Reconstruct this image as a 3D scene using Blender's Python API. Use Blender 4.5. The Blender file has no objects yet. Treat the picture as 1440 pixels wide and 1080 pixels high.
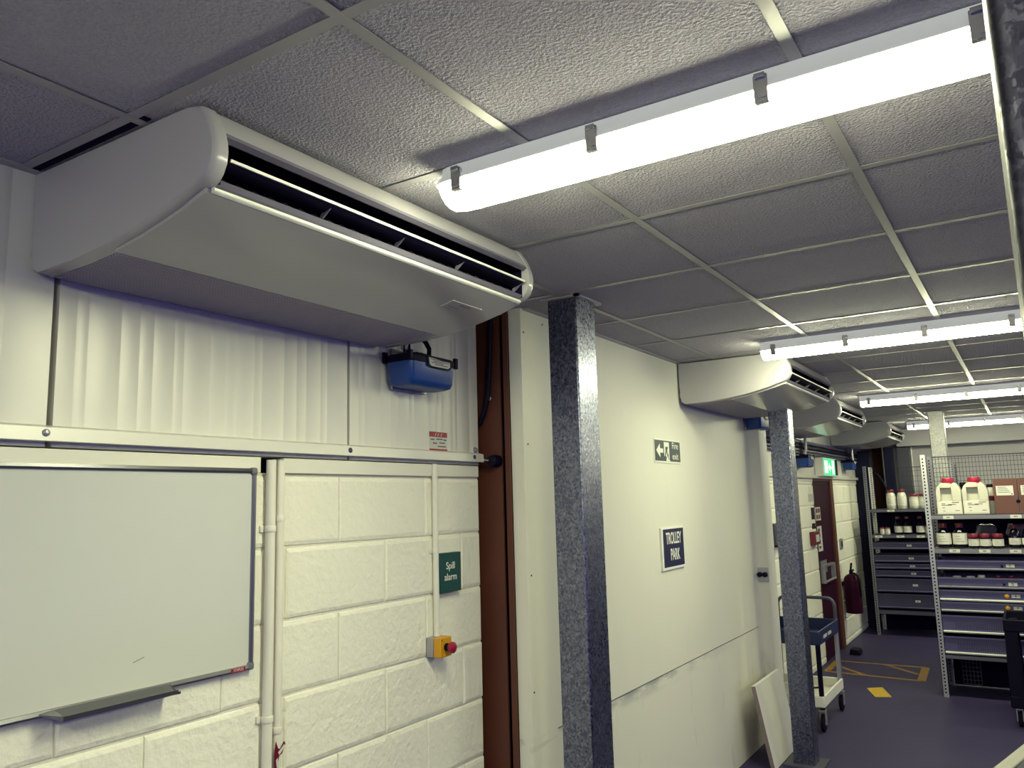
import bpy, bmesh, math, random
from mathutils import Matrix, Vector
random.seed(7)
S = bpy.context.scene
COL = S.collection
rad = math.radians
H = 2.498            # ceiling height; the camera stands at x=0 y=0, the long wall runs along +y at x=-1.92
XW, XP = -1.92, -1.73

# ------------------------------------------------------------------ camera
def basis(yaw, pitch, roll):
    f = Vector((-math.sin(yaw)*math.cos(pitch), math.cos(yaw)*math.cos(pitch), math.sin(pitch)))
    r = Vector((math.cos(yaw), math.sin(yaw), 0)); u = r.cross(f)
    c, s = math.cos(roll), math.sin(roll)
    return c*r+s*u, -s*r+c*u, f
cr, cu, cf = basis(rad(32.437), rad(8.448), rad(-1.601))
cd = bpy.data.cameras.new('camera'); cam = bpy.data.objects.new('camera', cd); COL.objects.link(cam)
cd.sensor_width = 36; cd.lens = 1128.64/1440*36; cd.clip_start = .02; cd.clip_end = 100
cam.matrix_world = Matrix(((cr.x, cu.x, -cf.x, 0), (cr.y, cu.y, -cf.y, 0), (cr.z, cu.z, -cf.z, 1.69), (0, 0, 0, 1)))
S.camera = cam

# ------------------------------------------------------------------ world, exposure
W = bpy.data.worlds.new('world'); S.world = W; W.use_nodes = True
W.node_tree.nodes['Background'].inputs[0].default_value = (.16, .15, .70, 1)
W.node_tree.nodes['Background'].inputs[1].default_value = .80
S.view_settings.view_transform = 'Standard'; S.view_settings.look = 'None'
S.view_settings.gamma = 1; S.view_settings.use_curve_mapping = False
S.view_settings.exposure = 0.0
LAMP = 56.0                       # radiance of the batten lights' diffusers
LAMP_COLOR = (.985, 1, .625)
try:
    S.cycles.use_denoising = True
    S.cycles.max_bounces = 10; S.cycles.diffuse_bounces = 6; S.cycles.sample_clamp_indirect = 6
except Exception: pass

# ------------------------------------------------------------------ materials
MATS = {}
def lin(h):
    h = h.lstrip('#'); out = []
    for i in (0, 2, 4):
        c = int(h[i:i+2], 16)/255
        out.append(c/12.92 if c <= .04045 else ((c+.055)/1.055)**2.4)
    return (*out, 1)
def mat(name, color, rough=.5, metal=0, bump=0, bscale=60, var=0, vscale=8, emit=0, ecol=None, coat=0, spec=.5, detail=4):
    m = bpy.data.materials.new(name); m.use_nodes = True; nt = m.node_tree; N = nt.nodes; L = nt.links
    b = N['Principled BSDF']
    c = lin(color) if isinstance(color, str) else (*color[:3], 1)
    b.inputs['Base Color'].default_value = c
    b.inputs['Roughness'].default_value = rough; b.inputs['Metallic'].default_value = metal
    b.inputs['Specular IOR Level'].default_value = spec
    if coat: b.inputs['Coat Weight'].default_value = coat; b.inputs['Coat Roughness'].default_value = .06
    tc = N.new('ShaderNodeTexCoord')
    if var:
        n = N.new('ShaderNodeTexNoise'); n.inputs['Scale'].default_value = vscale; n.inputs['Detail'].default_value = 5
        L.new(tc.outputs['Object'], n.inputs['Vector'])
        mx = N.new('ShaderNodeMixRGB'); mx.inputs[1].default_value = tuple(x*(1-var) for x in c[:3])+(1,)
        mx.inputs[2].default_value = tuple(min(1, x*(1+var)) for x in c[:3])+(1,)
        L.new(n.outputs['Fac'], mx.inputs[0]); L.new(mx.outputs[0], b.inputs['Base Color'])
    if bump:
        n = N.new('ShaderNodeTexNoise'); n.inputs['Scale'].default_value = bscale; n.inputs['Detail'].default_value = detail
        L.new(tc.outputs['Object'], n.inputs['Vector'])
        bp = N.new('ShaderNodeBump'); bp.inputs['Strength'].default_value = bump; bp.inputs['Distance'].default_value = .01
        L.new(n.outputs['Fac'], bp.inputs['Height']); L.new(bp.outputs[0], b.inputs['Normal'])
    if emit:
        b.inputs['Emission Color'].default_value = (*(ecol or c[:3]), 1); b.inputs['Emission Strength'].default_value = emit
    MATS[name] = m
    return m
def galv(name, lo, hi, scale, rough=.34, metal=.85):
    m = mat(name, hi, rough, metal); nt = m.node_tree; N = nt.nodes; L = nt.links; b = N['Principled BSDF']
    tc = [n for n in N if n.type == 'TEX_COORD'][0]
    mp = N.new('ShaderNodeMapping'); mp.inputs['Scale'].default_value = (1, 1, .75); L.new(tc.outputs['Object'], mp.inputs[0])
    nz = N.new('ShaderNodeTexNoise'); nz.inputs['Scale'].default_value = scale*.8; nz.inputs['Detail'].default_value = 2
    L.new(mp.outputs[0], nz.inputs['Vector'])
    ad = N.new('ShaderNodeMixRGB'); ad.blend_type = 'ADD'; ad.inputs[0].default_value = .012
    L.new(mp.outputs[0], ad.inputs[1]); L.new(nz.outputs['Color'], ad.inputs[2])
    v = N.new('ShaderNodeTexVoronoi'); v.inputs['Scale'].default_value = scale; L.new(ad.outputs[0], v.inputs['Vector'])
    s = N.new('ShaderNodeSeparateColor'); L.new(v.outputs['Color'], s.inputs[0])
    rp = N.new('ShaderNodeValToRGB'); rp.color_ramp.elements[0].color = (*lo, 1); rp.color_ramp.elements[1].color = (*hi, 1)
    L.new(s.outputs[0], rp.inputs[0]); L.new(rp.outputs[0], b.inputs['Base Color'])
    mr = N.new('ShaderNodeMapRange'); mr.inputs[3].default_value = rough-.1; mr.inputs[4].default_value = rough+.16
    L.new(s.outputs[1], mr.inputs[0]); L.new(mr.outputs[0], b.inputs['Roughness'])
    bp = N.new('ShaderNodeBump'); bp.inputs['Strength'].default_value = .12; bp.inputs['Distance'].default_value = .004
    L.new(s.outputs[2], bp.inputs['Height']); L.new(bp.outputs[0], b.inputs['Normal'])
    return m
mat('tile', (.43, .415, .49), .95, bump=1.0, bscale=150, var=.22, vscale=150, detail=3, spec=.1)
mat('tbar', (.34, .33, .36), .34)
mat('floor', (.036, .030, .088), .55, spec=.22, bump=.04, bscale=9, var=.22, vscale=2.2)
mat('block', (.86, .845, .74), .62, bump=.62, bscale=42, detail=8, var=.03, vscale=5)
mat('mortar', (.74, .72, .63), .7, bump=.5, bscale=60)
mat('panel', (.70, .69, .64), .42, metal=.15, var=.03, vscale=3)
mat('trim', (.70, .69, .64), .4, metal=.2)
mat('seam', (.004, .003, .022), .8, spec=.1)  # near-black for panel seams and for shade painted into gaps
mat('acwhite', (.42, .41, .43), .2, var=.02, vscale=4)
mat('acgrille', (.46, .43, .48), .5)
mat('acdark', (.003, .0025, .018), .55, spec=.15)
mat('vane', (.035, .033, .06), .4)
mat('acgrey', (.16, .15, .21), .5)
mat('flap', (.55, .54, .55), .3)
mat('diffuser', (1, 1, .9), .3, emit=LAMP, ecol=LAMP_COLOR)
mat('tray', (.62, .62, .62), .5)
mat('lampbody', (.62, .62, .62), .5, emit=.26, ecol=(.94, 1, .92))   # glow added to the body to lift the ceiling shadow beside it
mat('chrome', (.55, .55, .58), .22, 1)
mat('steelgrey', (.42, .42, .46), .36, .7)
mat('aluminium', (.62, .62, .62), .32, .8)
mat('anodised', (.26, .26, .29), .30, .9)
mat('capgrey', (.14, .14, .165), .45)
mat('edging', (.24, .24, .215), .5)
mat('darkgrey', (.05, .05, .085), .5)
mat('black', (.0022, .0015, .013), .5, spec=.15)
mat('blackrubber', (.004, .003, .014), .8, spec=.15)
mat('blue', (.006, .045, .24), .32)
mat('navy', (.004, .0045, .030), .55, spec=.2)
mat('orange', (.090, .025, .014), .55, var=.25, vscale=6)
mat('rust', (.022, .006, .006), .7, spec=.1, var=.3, vscale=8)
mat('whiteboard', (.62, .635, .58), .16, coat=.4, var=.015, vscale=2)
mat('white', (.80, .80, .74), .5)
mat('paper', (.60, .59, .55), .8)
mat('conduit', (.76, .74, .66), .4)
mat('green', (.005, .060, .060), .45)
mat('deepgreen', (.006, .025, .035), .45)
mat('signblue', (.006, .008, .060), .45)
mat('red', (.30, .006, .035), .35)
mat('deepred', (.13, .003, .022), .4)
mat('maroon', (.030, .0018, .018), .5, spec=.12)
mat('yellow', (.62, .30, .008), .4)
mat('marking', (.22, .115, .02), .6, var=.3, vscale=30)
mat('platemark', (.50, .32, .02), .5, var=.1, vscale=30)
mat('cardboard', (.115, .047, .043), .8, var=.06, vscale=20)
mat('amber', (.003, .0015, .012), .15, spec=.3)
mat('plastic', (.50, .49, .43), .35)
mat('shelfgrey', (.20, .20, .25), .42, .35)
mat('shelfdark', (.092, .086, .20), .45, .3)
mat('shelfmid', (.10, .10, .15), .45, .3)
mat('shelfblue', (.052, .050, .115), .48, .3)
mat('wire', (.03, .03, .06), .5, .3)
mat('backwall', (.42, .41, .44), .7, var=.04, vscale=2)
mat('chipboard', (.20, .15, .17), .9, bump=.3, bscale=120, var=.3, vscale=90)
mat('laminate', (.72, .71, .66), .45, var=.03, vscale=6)
mat('traywhite', (.74, .73, .68), .5, var=.06, vscale=14)
mat('trayblue', (.006, .014, .07), .42)
mat('exitgreen', (.02, .5, .2), .4, emit=.9, ecol=(.05, .75, .28))
mat('exitwhite', (.9, 1, .9), .4, emit=1.3, ecol=(.85, 1, .85))
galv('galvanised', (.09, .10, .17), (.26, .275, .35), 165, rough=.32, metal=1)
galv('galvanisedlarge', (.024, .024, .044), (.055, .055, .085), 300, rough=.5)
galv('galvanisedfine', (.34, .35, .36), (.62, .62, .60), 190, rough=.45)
# painted plaster with the scuffs along its board joint
m = mat('plaster', (.72, .71, .64), .55, bump=.05, bscale=30, var=.02, vscale=3)
def plaster_scuffs(m):
    nt = m.node_tree; N = nt.nodes; L = nt.links; b = N['Principled BSDF']
    src = b.inputs['Base Color'].links[0].from_socket
    g = N.new('ShaderNodeNewGeometry'); sp = N.new('ShaderNodeSeparateXYZ'); L.new(g.outputs['Position'], sp.inputs[0])
    n = N.new('ShaderNodeTexNoise'); n.inputs['Scale'].default_value = 14; n.inputs['Detail'].default_value = 8
    mp = N.new('ShaderNodeMapping'); mp.inputs['Scale'].default_value = (1, .35, 1.6)
    L.new(g.outputs['Position'], mp.inputs[0]); L.new(mp.outputs[0], n.inputs['Vector'])
    def rng(sock, a, b_, c, d):
        r = N.new('ShaderNodeMapRange'); r.inputs[1].default_value = a; r.inputs[2].default_value = b_
        r.inputs[3].default_value = c; r.inputs[4].default_value = d; L.new(sock, r.inputs[0]); return r.outputs[0]
    def mul(a, b_):
        r = N.new('ShaderNodeMath'); r.operation = 'MULTIPLY'; L.new(a, r.inputs[0]); L.new(b_, r.inputs[1]); return r.outputs[0]
    low = rng(sp.outputs[2], .70, .775, 0, 1); high = rng(sp.outputs[2], .772, .778, 1, 0)
    band = mul(low, high)
    yf = mul(rng(sp.outputs[1], 3.2, 3.7, .6, 1), rng(sp.outputs[1], 4.0, 5.4, 1, .0))
    sc = mul(mul(band, yf), rng(n.outputs['Fac'], .40, .58, 0, 1))
    # faint vertical rubs on the lower half
    n2 = N.new('ShaderNodeTexNoise'); n2.inputs['Scale'].default_value = 5; n2.inputs['Detail'].default_value = 7
    mp2 = N.new('ShaderNodeMapping'); mp2.inputs['Scale'].default_value = (1, 1.6, .5)
    L.new(g.outputs['Position'], mp2.inputs[0]); L.new(mp2.outputs[0], n2.inputs['Vector'])
    rub = mul(rng(n2.outputs['Fac'], .60, .72, 0, .28), rng(sp.outputs[2], .55, .8, 1, .12))
    mx = N.new('ShaderNodeMath'); mx.operation = 'MAXIMUM'; L.new(sc, mx.inputs[0]); L.new(rub, mx.inputs[1])
    mix = N.new('ShaderNodeMixRGB'); L.new(mx.outputs[0], mix.inputs[0]); L.new(src, mix.inputs[1])
    mix.inputs[2].default_value = (.30, .32, .33, 1); L.new(mix.outputs[0], b.inputs['Base Color'])
plaster_scuffs(m)

# ------------------------------------------------------------------ mesh building
class MB:
    def __init__(s, org=(0, 0, 0)): s.bm = bmesh.new(); s.o = Vector(org)
    def v(s, p): return s.bm.verts.new(Vector(p)-s.o)
    def box(s, x0, x1, y0, y1, z0, z1):
        vs = [s.v((x, y, z)) for x in (x0, x1) for y in (y0, y1) for z in (z0, z1)]
        for f in ((0, 1, 3, 2), (4, 6, 7, 5), (0, 4, 5, 1), (2, 3, 7, 6), (0, 2, 6, 4), (1, 5, 7, 3)):
            s.bm.faces.new([vs[i] for i in f])
        return s
    def prism(s, prof, axis, a, b):
        # prof: 2D points; axis 'x' -> (y,z), 'y' -> (x,z), 'z' -> (x,y)
        def P(u, w, t): return {'x': (t, u, w), 'y': (u, t, w), 'z': (u, w, t)}[axis]
        A = [s.v(P(u, w, a)) for u, w in prof]; B = [s.v(P(u, w, b)) for u, w in prof]; n = len(prof)
        for i in range(n): s.bm.faces.new([A[i], A[(i+1) % n], B[(i+1) % n], B[i]])
        s.bm.faces.new(A[::-1]); s.bm.faces.new(B)
        return s
    def loft(s, rings, cap=True):
        R = [[s.v(p) for p in r] for r in rings]; n = len(R[0])
        for i in range(len(R)-1):
            for k in range(n): s.bm.faces.new([R[i][k], R[i][(k+1) % n], R[i+1][(k+1) % n], R[i+1][k]])
        if cap: s.bm.faces.new(R[0][::-1]); s.bm.faces.new(R[-1])
        return s
    def tube(s, pts, r, seg=10, closed=False):
        pts = [Vector(p) for p in pts]; rings = []; n = len(pts)
        prev = None
        for i, p in enumerate(pts):
            if i == 0: d = pts[1]-p
            elif i == n-1: d = p-pts[i-1]
            else: d = (pts[i+1]-p).normalized()+(p-pts[i-1]).normalized()
            d = d.normalized()
            if prev is None:
                a = Vector((0, 0, 1)) if abs(d.z) < .9 else Vector((1, 0, 0)); u = d.cross(a).normalized()
            else: u = (prev-d*prev.dot(d)).normalized()
            prev = u; w = d.cross(u)
            rings.append([p+(u*math.cos(t)+w*math.sin(t))*r for t in [2*math.pi*k/seg for k in range(seg)]])
        return s.loft(rings)
    def lathe(s, prof, c, seg=20, axis='z'):
        rings = []
        for r, h in prof:
            ring = []
            for k in range(seg):
                t = 2*math.pi*k/seg; a, b = r*math.cos(t), r*math.sin(t)
                ring.append({'z': (c[0]+a, c[1]+b, c[2]+h), 'x': (c[0]+h, c[1]+a, c[2]+b), 'y': (c[0]+a, c[1]+h, c[2]+b)}[axis])
            rings.append(ring)
        return s.loft(rings)
    def poly(s, pts):
        s.bm.faces.new([s.v(p) for p in pts]); return s
    def build(s, name, material, parent=None, bevel=0, segs=2, smooth=35, loc=None):
        bmesh.ops.recalc_face_normals(s.bm, faces=s.bm.faces)
        me = bpy.data.meshes.new(name); s.bm.to_mesh(me); s.bm.free()
        me.materials.append(MATS[material] if isinstance(material, str) else material)
        if smooth:
            for p in me.polygons: p.use_smooth = True
            me.set_sharp_from_angle(angle=rad(smooth))
        o = bpy.data.objects.new(name, me); COL.objects.link(o)
        if parent is not None: o.parent = parent
        else: o.location = s.o
        if bevel:
            b = o.modifiers.new('bevel', 'BEVEL'); b.width = bevel; b.segments = segs; b.limit_method = 'ANGLE'; b.angle_limit = rad(40)
            b.harden_normals = False
        return o
def tag(o, label=None, cat=None, group=None, kind=None):
    if label: o['label'] = label
    if cat: o['category'] = cat
    if group: o['group'] = group
    if kind: o['kind'] = kind
    return o
def thing(name, loc, label, cat, group=None, rz=0):
    o = bpy.data.objects.new(name, None); COL.objects.link(o); o.location = loc; o.rotation_euler = (0, 0, rz)
    o.empty_display_size = .05
    return tag(o, label, cat, group)
def struct(o, label=None, cat=None): o['kind'] = 'structure'; return tag(o, label, cat)
def copy_tree(o, parent=None):
    c = o.copy(); COL.objects.link(c)
    if parent is not None: c.parent = parent
    for ch in list(o.children): copy_tree(ch, c)
    return c
FACE_X = (rad(90), 0, rad(90)); FACE_NY = (rad(90), 0, 0)
def text(body, size, material, parent, org, at, face='x', sx=1, bold=0, align='CENTER', name='lettering'):
    cu = bpy.data.curves.new('lettering', 'FONT'); cu.body = body; cu.size = size; cu.align_x = align; cu.align_y = 'CENTER'
    cu.offset = bold; cu.extrude = .0004; cu.space_line = 1.12
    t = bpy.data.objects.new('t', cu); COL.objects.link(t)
    bpy.context.view_layer.update()
    me = bpy.data.meshes.new_from_object(t.evaluated_get(bpy.context.evaluated_depsgraph_get()))
    bpy.data.objects.remove(t); me.name = name
    me.materials.clear(); me.materials.append(MATS[material])
    R = Matrix(((0, 0, 1), (1, 0, 0), (0, 1, 0))) if face == 'x' else Matrix(((1, 0, 0), (0, 0, -1), (0, 1, 0)))
    off = Vector(at)-Vector(org)
    for v in me.vertices: v.co = R @ Vector((v.co.x*sx, v.co.y, v.co.z))+off
    o = bpy.data.objects.new(name, me); COL.objects.link(o); o.parent = parent
    return o

# ------------------------------------------------------------------ room shell
struct(MB().box(-2.4, 7, -3, 12.2, -.1, 0).build('floor', 'floor'))
gx0, gy0 = -.888, .897
struct(MB().box(-2.35, 7, -3, 12, H+.004, H+.05).build('ceiling', 'tile'))
g = MB()
x = gx0-.6
while x < 7: g.box(x-.012, x+.012, -3, 11.6, H, H+.0012); x += .6
y = gy0-6*.6
while y < 11.6:
    if y > -3: g.box(XW, 7, y-.012, y+.012, H+.0004, H+.0014)
    y += .6
struct(g.build('trim_1', 'tbar'))
struct(MB().box(XW, XW+.022, -3, 2.745, H-.003, H+.02).box(XP, XP+.022, 2.82, 5.95, H-.003, H+.02).box(XW, XW+.022, 6.15, 11.4, H-.003, H+.02).build('trim_2', 'tbar'))

def blocks(rects, name):
    bh, bw = .2165, .4475
    b = MB(); base = MB()
    for (y0, y1, z0, z1) in rects:
        base.box(XW-.10, XW-.0085, y0, y1, z0, z1)
        k0 = int((z0-.0615)//bh)
        for k in range(k0, k0+20):
            za, zb = .0615+k*bh, .0615+(k+1)*bh
            za, zb = max(za, z0), min(zb, z1)
            if zb-za < .015: continue
            off = 1.944 if (k % 2 == 1) else 2.1675
            j0 = int((y0-off)//bw)-1
            for j in range(j0, j0+40):
                ya, yb = off+j*bw, off+(j+1)*bw
                ya, yb = max(ya, y0), min(yb, y1)
                if yb-ya < .02: continue
                e = random.uniform(-.0012, .0012)
                m_ = .0055; mv = .0026; m3 = .0075
                j1, j2, j3, j4 = [random.uniform(-.002, .002) for _ in range(4)]
                outer = [(XW-.010, ya+.0012, za+.0028), (XW-.010, yb-.0012, za+.0028), (XW-.010, yb-.0012, zb-.0028), (XW-.010, ya+.0012, zb-.0028)]
                mid = [(XW-.0035+e, ya+mv+j1*.5, za+m_+j2), (XW-.0035+e, yb-mv+j3*.5, za+m_+j4), (XW-.0035+e, yb-mv+j4*.5, zb-m_+j1), (XW-.0035+e, ya+mv+j2*.5, zb-m_+j3)]
                m2 = .017
                inner = [(XW+e, ya+m3, za+m2), (XW+e, yb-m3, za+m2), (XW+e, yb-m3, zb-m2), (XW+e, ya+m3, zb-m2)]
                b.loft([outer, mid, inner], cap=False)
                b.poly(inner)
    o = b.build(name, 'block', smooth=0)
    bm = bmesh.new(); bm.from_mesh(o.data); bmesh.ops.remove_doubles(bm, verts=bm.verts, dist=.00005); bm.normal_update()
    for f in bm.faces:
        if f.normal.x < 0: f.normal_flip()
    bm.to_mesh(o.data); bm.free()
    struct(o)
    p = base.build('mortar_bed', 'mortar', o)
    return o
blocks([(-3, 2.745, 0, 1.80)], 'wall_left')
blocks([(6.15, 8.83, 0, 1.83), (8.83, 9.82, 1.86, 1.87), (9.80, 11.36, 0, 1.83)], 'wall_left')

# insulated metal panels above the blockwork: fine upright ribs, dark open seams
def panels(ranges, z0, name):
    b = MB()
    for y0, y1 in ranges:
        prof = [(XW-.08, y1), (XW-.08, y0), (XW, y0)]
        y = y0+.045; i = 0
        while y < y1-.03:
            prof += [(XW, y-.005), (XW-.0012, y-.001), (XW-.0012, y+.001), (XW, y+.005)]
            i += 1
            y += (.062, .030, .085, .052, .040)[i % 5]
        prof.append((XW, y1))
        b.prism(prof, 'z', z0, H+.004)
    o = struct(b.build(name, 'panel', smooth=20))
    return o
panels([(-3, -.012), (-.002, .988), (1.003, 1.977), (1.988, 2.745)], 1.85, 'wall_left')
panels([(6.15, 7.0), (7.012, 7.99), (8.002, 8.99), (9.002, 9.99), (10.002, 11.36)], 1.85, 'wall_left')
struct(MB().box(XW-.12, XW-.082, -3, 2.745, 1.8, H).box(XW-.12, XW-.082, 6.15, 11.36, 1.8, H).build('trim_3', 'seam'))
struct(MB().prism([(XW, 1.90), (XW+.004, 1.90), (XW+.028, 1.893), (XW+.030, 1.862), (XW+.027, 1.860), (XW, 1.872)], 'y', -3, 2.742).build('trim_4', 'trim', smooth=20))
struct(MB().prism([(XW, 1.90), (XW+.004, 1.90), (XW+.030, 1.894), (XW+.030, 1.862), (XW, 1.866)], 'y', 6.15, 11.36).build('trim_5', 'trim', smooth=20))
struct(MB().box(XW-.05, XW+.006, -3, 1.612, 1.80, 1.846).box(XW-.05, XW+.006, 1.70, 2.735, 1.80, 1.846).build('trim_6', 'conduit', bevel=.002))
struct(MB().box(XW-.05, XW+.004, 6.15, 8.83, 1.825, 1.85).box(XW-.05, XW+.004, 9.82, 11.36, 1.825, 1.85).build('trim_7', 'conduit', bevel=.002))

# plastered wall, its pilaster, the recess behind
struct(MB().box(-1.79, XP, 2.80, 5.96, 0, H+.004).build('wall_left', 'plaster'))
struct(MB().box(-2.1, -1.795, 2.845, 5.9, 0, H).build('gap_shade', 'seam'))  # dark block standing in for the shade in the recess gap
struct(MB().box(XW, -1.46, .9105, .9285, H+.001, H+.003).build('slot_shade', 'seam'))  # dark strip painted for the shaded slot beside the air conditioner
struct(MB().prism([(XP-.3, 5.90), (XP, 5.90), (XP+.004, 5.925), (XP+.02, 5.945), (XP+.08, 5.95), (XP+.087, 5.957), (XP+.087, 6.14), (XP-.3, 6.14)], 'z', 0, H+.004).build('trim_8', 'plaster', smooth=50))
struct(MB().box(XP-.002, XP+.0012, 3.0, 5.9, .772, .7755).build('trim_10', 'darkgrey'))
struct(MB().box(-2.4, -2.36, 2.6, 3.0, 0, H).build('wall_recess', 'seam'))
struct(MB().box(-2.45, -2.2, 11.2, 12, 0, H).box(-2.3, -1.93, 11.361, 11.37, 0, H).build('leak_block', 'seam'))  # unseen boxes added to block stray world light in the far corner
struct(MB().box(-2.5, 7, 11.85, 12.0, 0, H+.006).build('wall_back', 'backwall'))
struct(MB().box(-1.42, 7, 11.58, 11.86, 2.285, H+.004).build('trim_11', 'backwall'))
scr = MB()
for yy, zz in ((2.98, 2.46), (2.82, 2.40), (3.06, 2.20), (2.83, 1.93), (2.825, 1.40), (2.82, .95)):
    scr.lathe([(.004, -.001), (.004, .001)], (XP+.002, yy, zz), 8, 'x')
struct(scr.build('trim_12', 'darkgrey'))

# ------------------------------------------------------------------ painted steel column in the recess
t = thing('steel_stanchion', (-1.95, 2.80, 0), 'orange-brown painted steel stanchion in the recess between block wall and plaster wall', 'column')
o_ = t.location
MB(o_).box(-2.06, -1.838, 2.798, 2.808, 0, H).build('web', 'orange', t)
MB(o_).box(-2.075, -2.06, 2.70, 2.84, 0, H).build('flange', 'orange', t)
MB(o_).box(-1.813, -1.7915, 2.785, 2.797, 0, H).build('flange', 'orange', t)
MB(o_).lathe([(.012, 0), (.012, .006), (.007, .006), (.007, .016)], (-1.885, 2.782, 2.13), 6, 'y').build('bolt', 'chrome', t)
t = thing('hanging_cable', (-1.95, 2.76, 1.9), 'black cable hanging down the steel recess and looping behind the metal panel', 'cable')
o_ = t.location
MB(o_).tube([(-1.870, 2.786, 2.494), (-1.878, 2.783, 2.30), (-1.89, 2.780, 2.15), (-1.905, 2.778, 2.08), (-1.925, 2.772, 2.03), (-1.96, 2.768, 2.01), (-2.02, 2.765, 2.0)], .011, 10).build('black_cable', 'black', t)
t = thing('cable_plug', (-1.87, 2.79, 1.85), 'black plug connector with a thin grey lead at the foot of the metal panel', 'plug')
o_ = t.location
MB(o_).lathe([(.006, 0), (.022, .008), (.026, .03), (.026, .055), (.016, .062)], (-1.855, 2.735, 1.865), 14, 'y').build('body', 'black', t)
MB(o_).tube([(-1.855, 2.738, 1.865), (-1.88, 2.742, 1.868), (-1.905, 2.748, 1.876), (-1.915, 2.744, 1.884)], .003, 8).build('lead', 'steelgrey', t)

# ------------------------------------------------------------------ galvanised columns
def column(x0, x1, y0, y1, z1, label, material='galvanised', plate=True, collar=False):
    t = thing('steel_column', ((x0+x1)/2, (y0+y1)/2, 0), label, 'column'); o_ = t.location
    MB(o_).box(x0, x1, y0, y1, 0, z1).build('shaft', material, t, bevel=.006, segs=3)
    if plate: MB(o_).box(x0-.055, x1+.055, y0-.055, y1+.055, 0, .012).build('base_plate', 'darkgrey', t, bevel=.002)
    if collar:
        MB(o_).box(x0-.022, x1+.022, y0-.022, y0-.002, H-.004, H+.005).box(x1+.002, x1+.022, y0-.022, y1+.02, H-.004, H+.005).build('collar', 'tbar', t)
column(-1.574, -1.446, 2.76, 2.93, H+.006, 'tall galvanised square steel column in front of the plaster wall, under the big air conditioner', collar=True)
column(-1.443, -1.312, 5.477, 5.607, H+.006, 'galvanised steel column beside the trolley and leaning board')
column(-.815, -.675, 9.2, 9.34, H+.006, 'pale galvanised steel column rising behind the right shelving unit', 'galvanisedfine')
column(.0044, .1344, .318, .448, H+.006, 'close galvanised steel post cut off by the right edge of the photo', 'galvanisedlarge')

# ------------------------------------------------------------------ batten lights
def batten():
    t = thing('batten_light', (0, 0, H), '', 'ceiling light', 'ceiling batten lights')
    Ln = 1.215
    def ring(x, k, prof): return [(x, y*k, z) for y, z in prof]
    tray = [(-.052, 0), (-.055, -.02), (-.078, -.040), (-.082, -.050), (.078, -.050), (.074, -.040), (.060, -.02), (.057, 0)]
    def ends(prof, ins=0):
        out = []
        for x, k in ((ins, .72), (ins+.008, .86), (ins+.022, .96), (ins+.045, 1)): out.append(ring(x, k, prof))
        for x, k in ((Ln-ins-.045, 1), (Ln-ins-.022, .96), (Ln-ins-.008, .86), (Ln-ins, .72)): out.append(ring(x, k, prof))
        return out
    MB().loft(ends(tray)).build('body', 'lampbody', t, smooth=40)
    dif = [(-.078, -.048), (-.075, -.058), (-.062, -.071), (-.042, -.082), (-.018, -.088), (.018, -.088), (.042, -.082), (.060, -.071), (.070, -.058), (.072, -.048)]
    MB().loft(ends(dif, .004)).build('diffuser', 'diffuser', t, smooth=50)
    for s in (-1, 1):
        for k in range(4):
            x = .075+k*.355
            if s > 0:
                MB().box(x-.012, x+.012, .074, .080, -.054, -.026).box(x-.010, x+.010, .066, .084, -.034, -.024).build('clip', 'chrome', t, bevel=.001); continue
            MB().box(x-.013, x+.013, min(s*.081, s*.087), max(s*.081, s*.087), -.072, -.026).box(x-.010, x+.010, min(s*.072, s*.092), max(s*.072, s*.092), -.034, -.024).box(x-.013, x+.013, min(s*.073, s*.086), max(s*.073, s*.086), -.080, -.068).build('clip', 'chrome', t, bevel=.001)
    MB().box(.02, Ln-.02, -.05, .05, -.004, .0).build('mounting_plate', 'steelgrey', t)
    return t
b0 = batten()
spots = [(-1.134, 1.53, 'glowing batten light nearest the camera, beside the big air conditioner'),
         (-1.134, 4.30, 'glowing batten light in front of the second air conditioner along the wall'),
         (-1.134, 7.26, 'glowing batten light third along, beside the third air conditioner'),
         (-1.134, 10.34, 'farthest glowing batten light, partly behind the pale steel column'),
         (-1.134, -.85, 'glowing batten light on the ceiling behind the camera'),
         (1.5, -1.25, 'glowing batten light of the right row, nearest the back of the camera'),
         (1.5, 1.54, 'glowing batten light of the right row, beside the close steel post'),
         (1.5, 4.31, 'glowing batten light of the right row, second past the close steel post'),
         (1.5, 7.27, 'glowing batten light of the right row, third past the close steel post'),
         (1.5, 10.35, 'glowing batten light of the right row, by the back wall')]
for i, (x, y, lab) in enumerate(spots):
    o = b0 if i == 0 else copy_tree(b0)
    o.location = (x, y, H); o['label'] = lab

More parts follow.
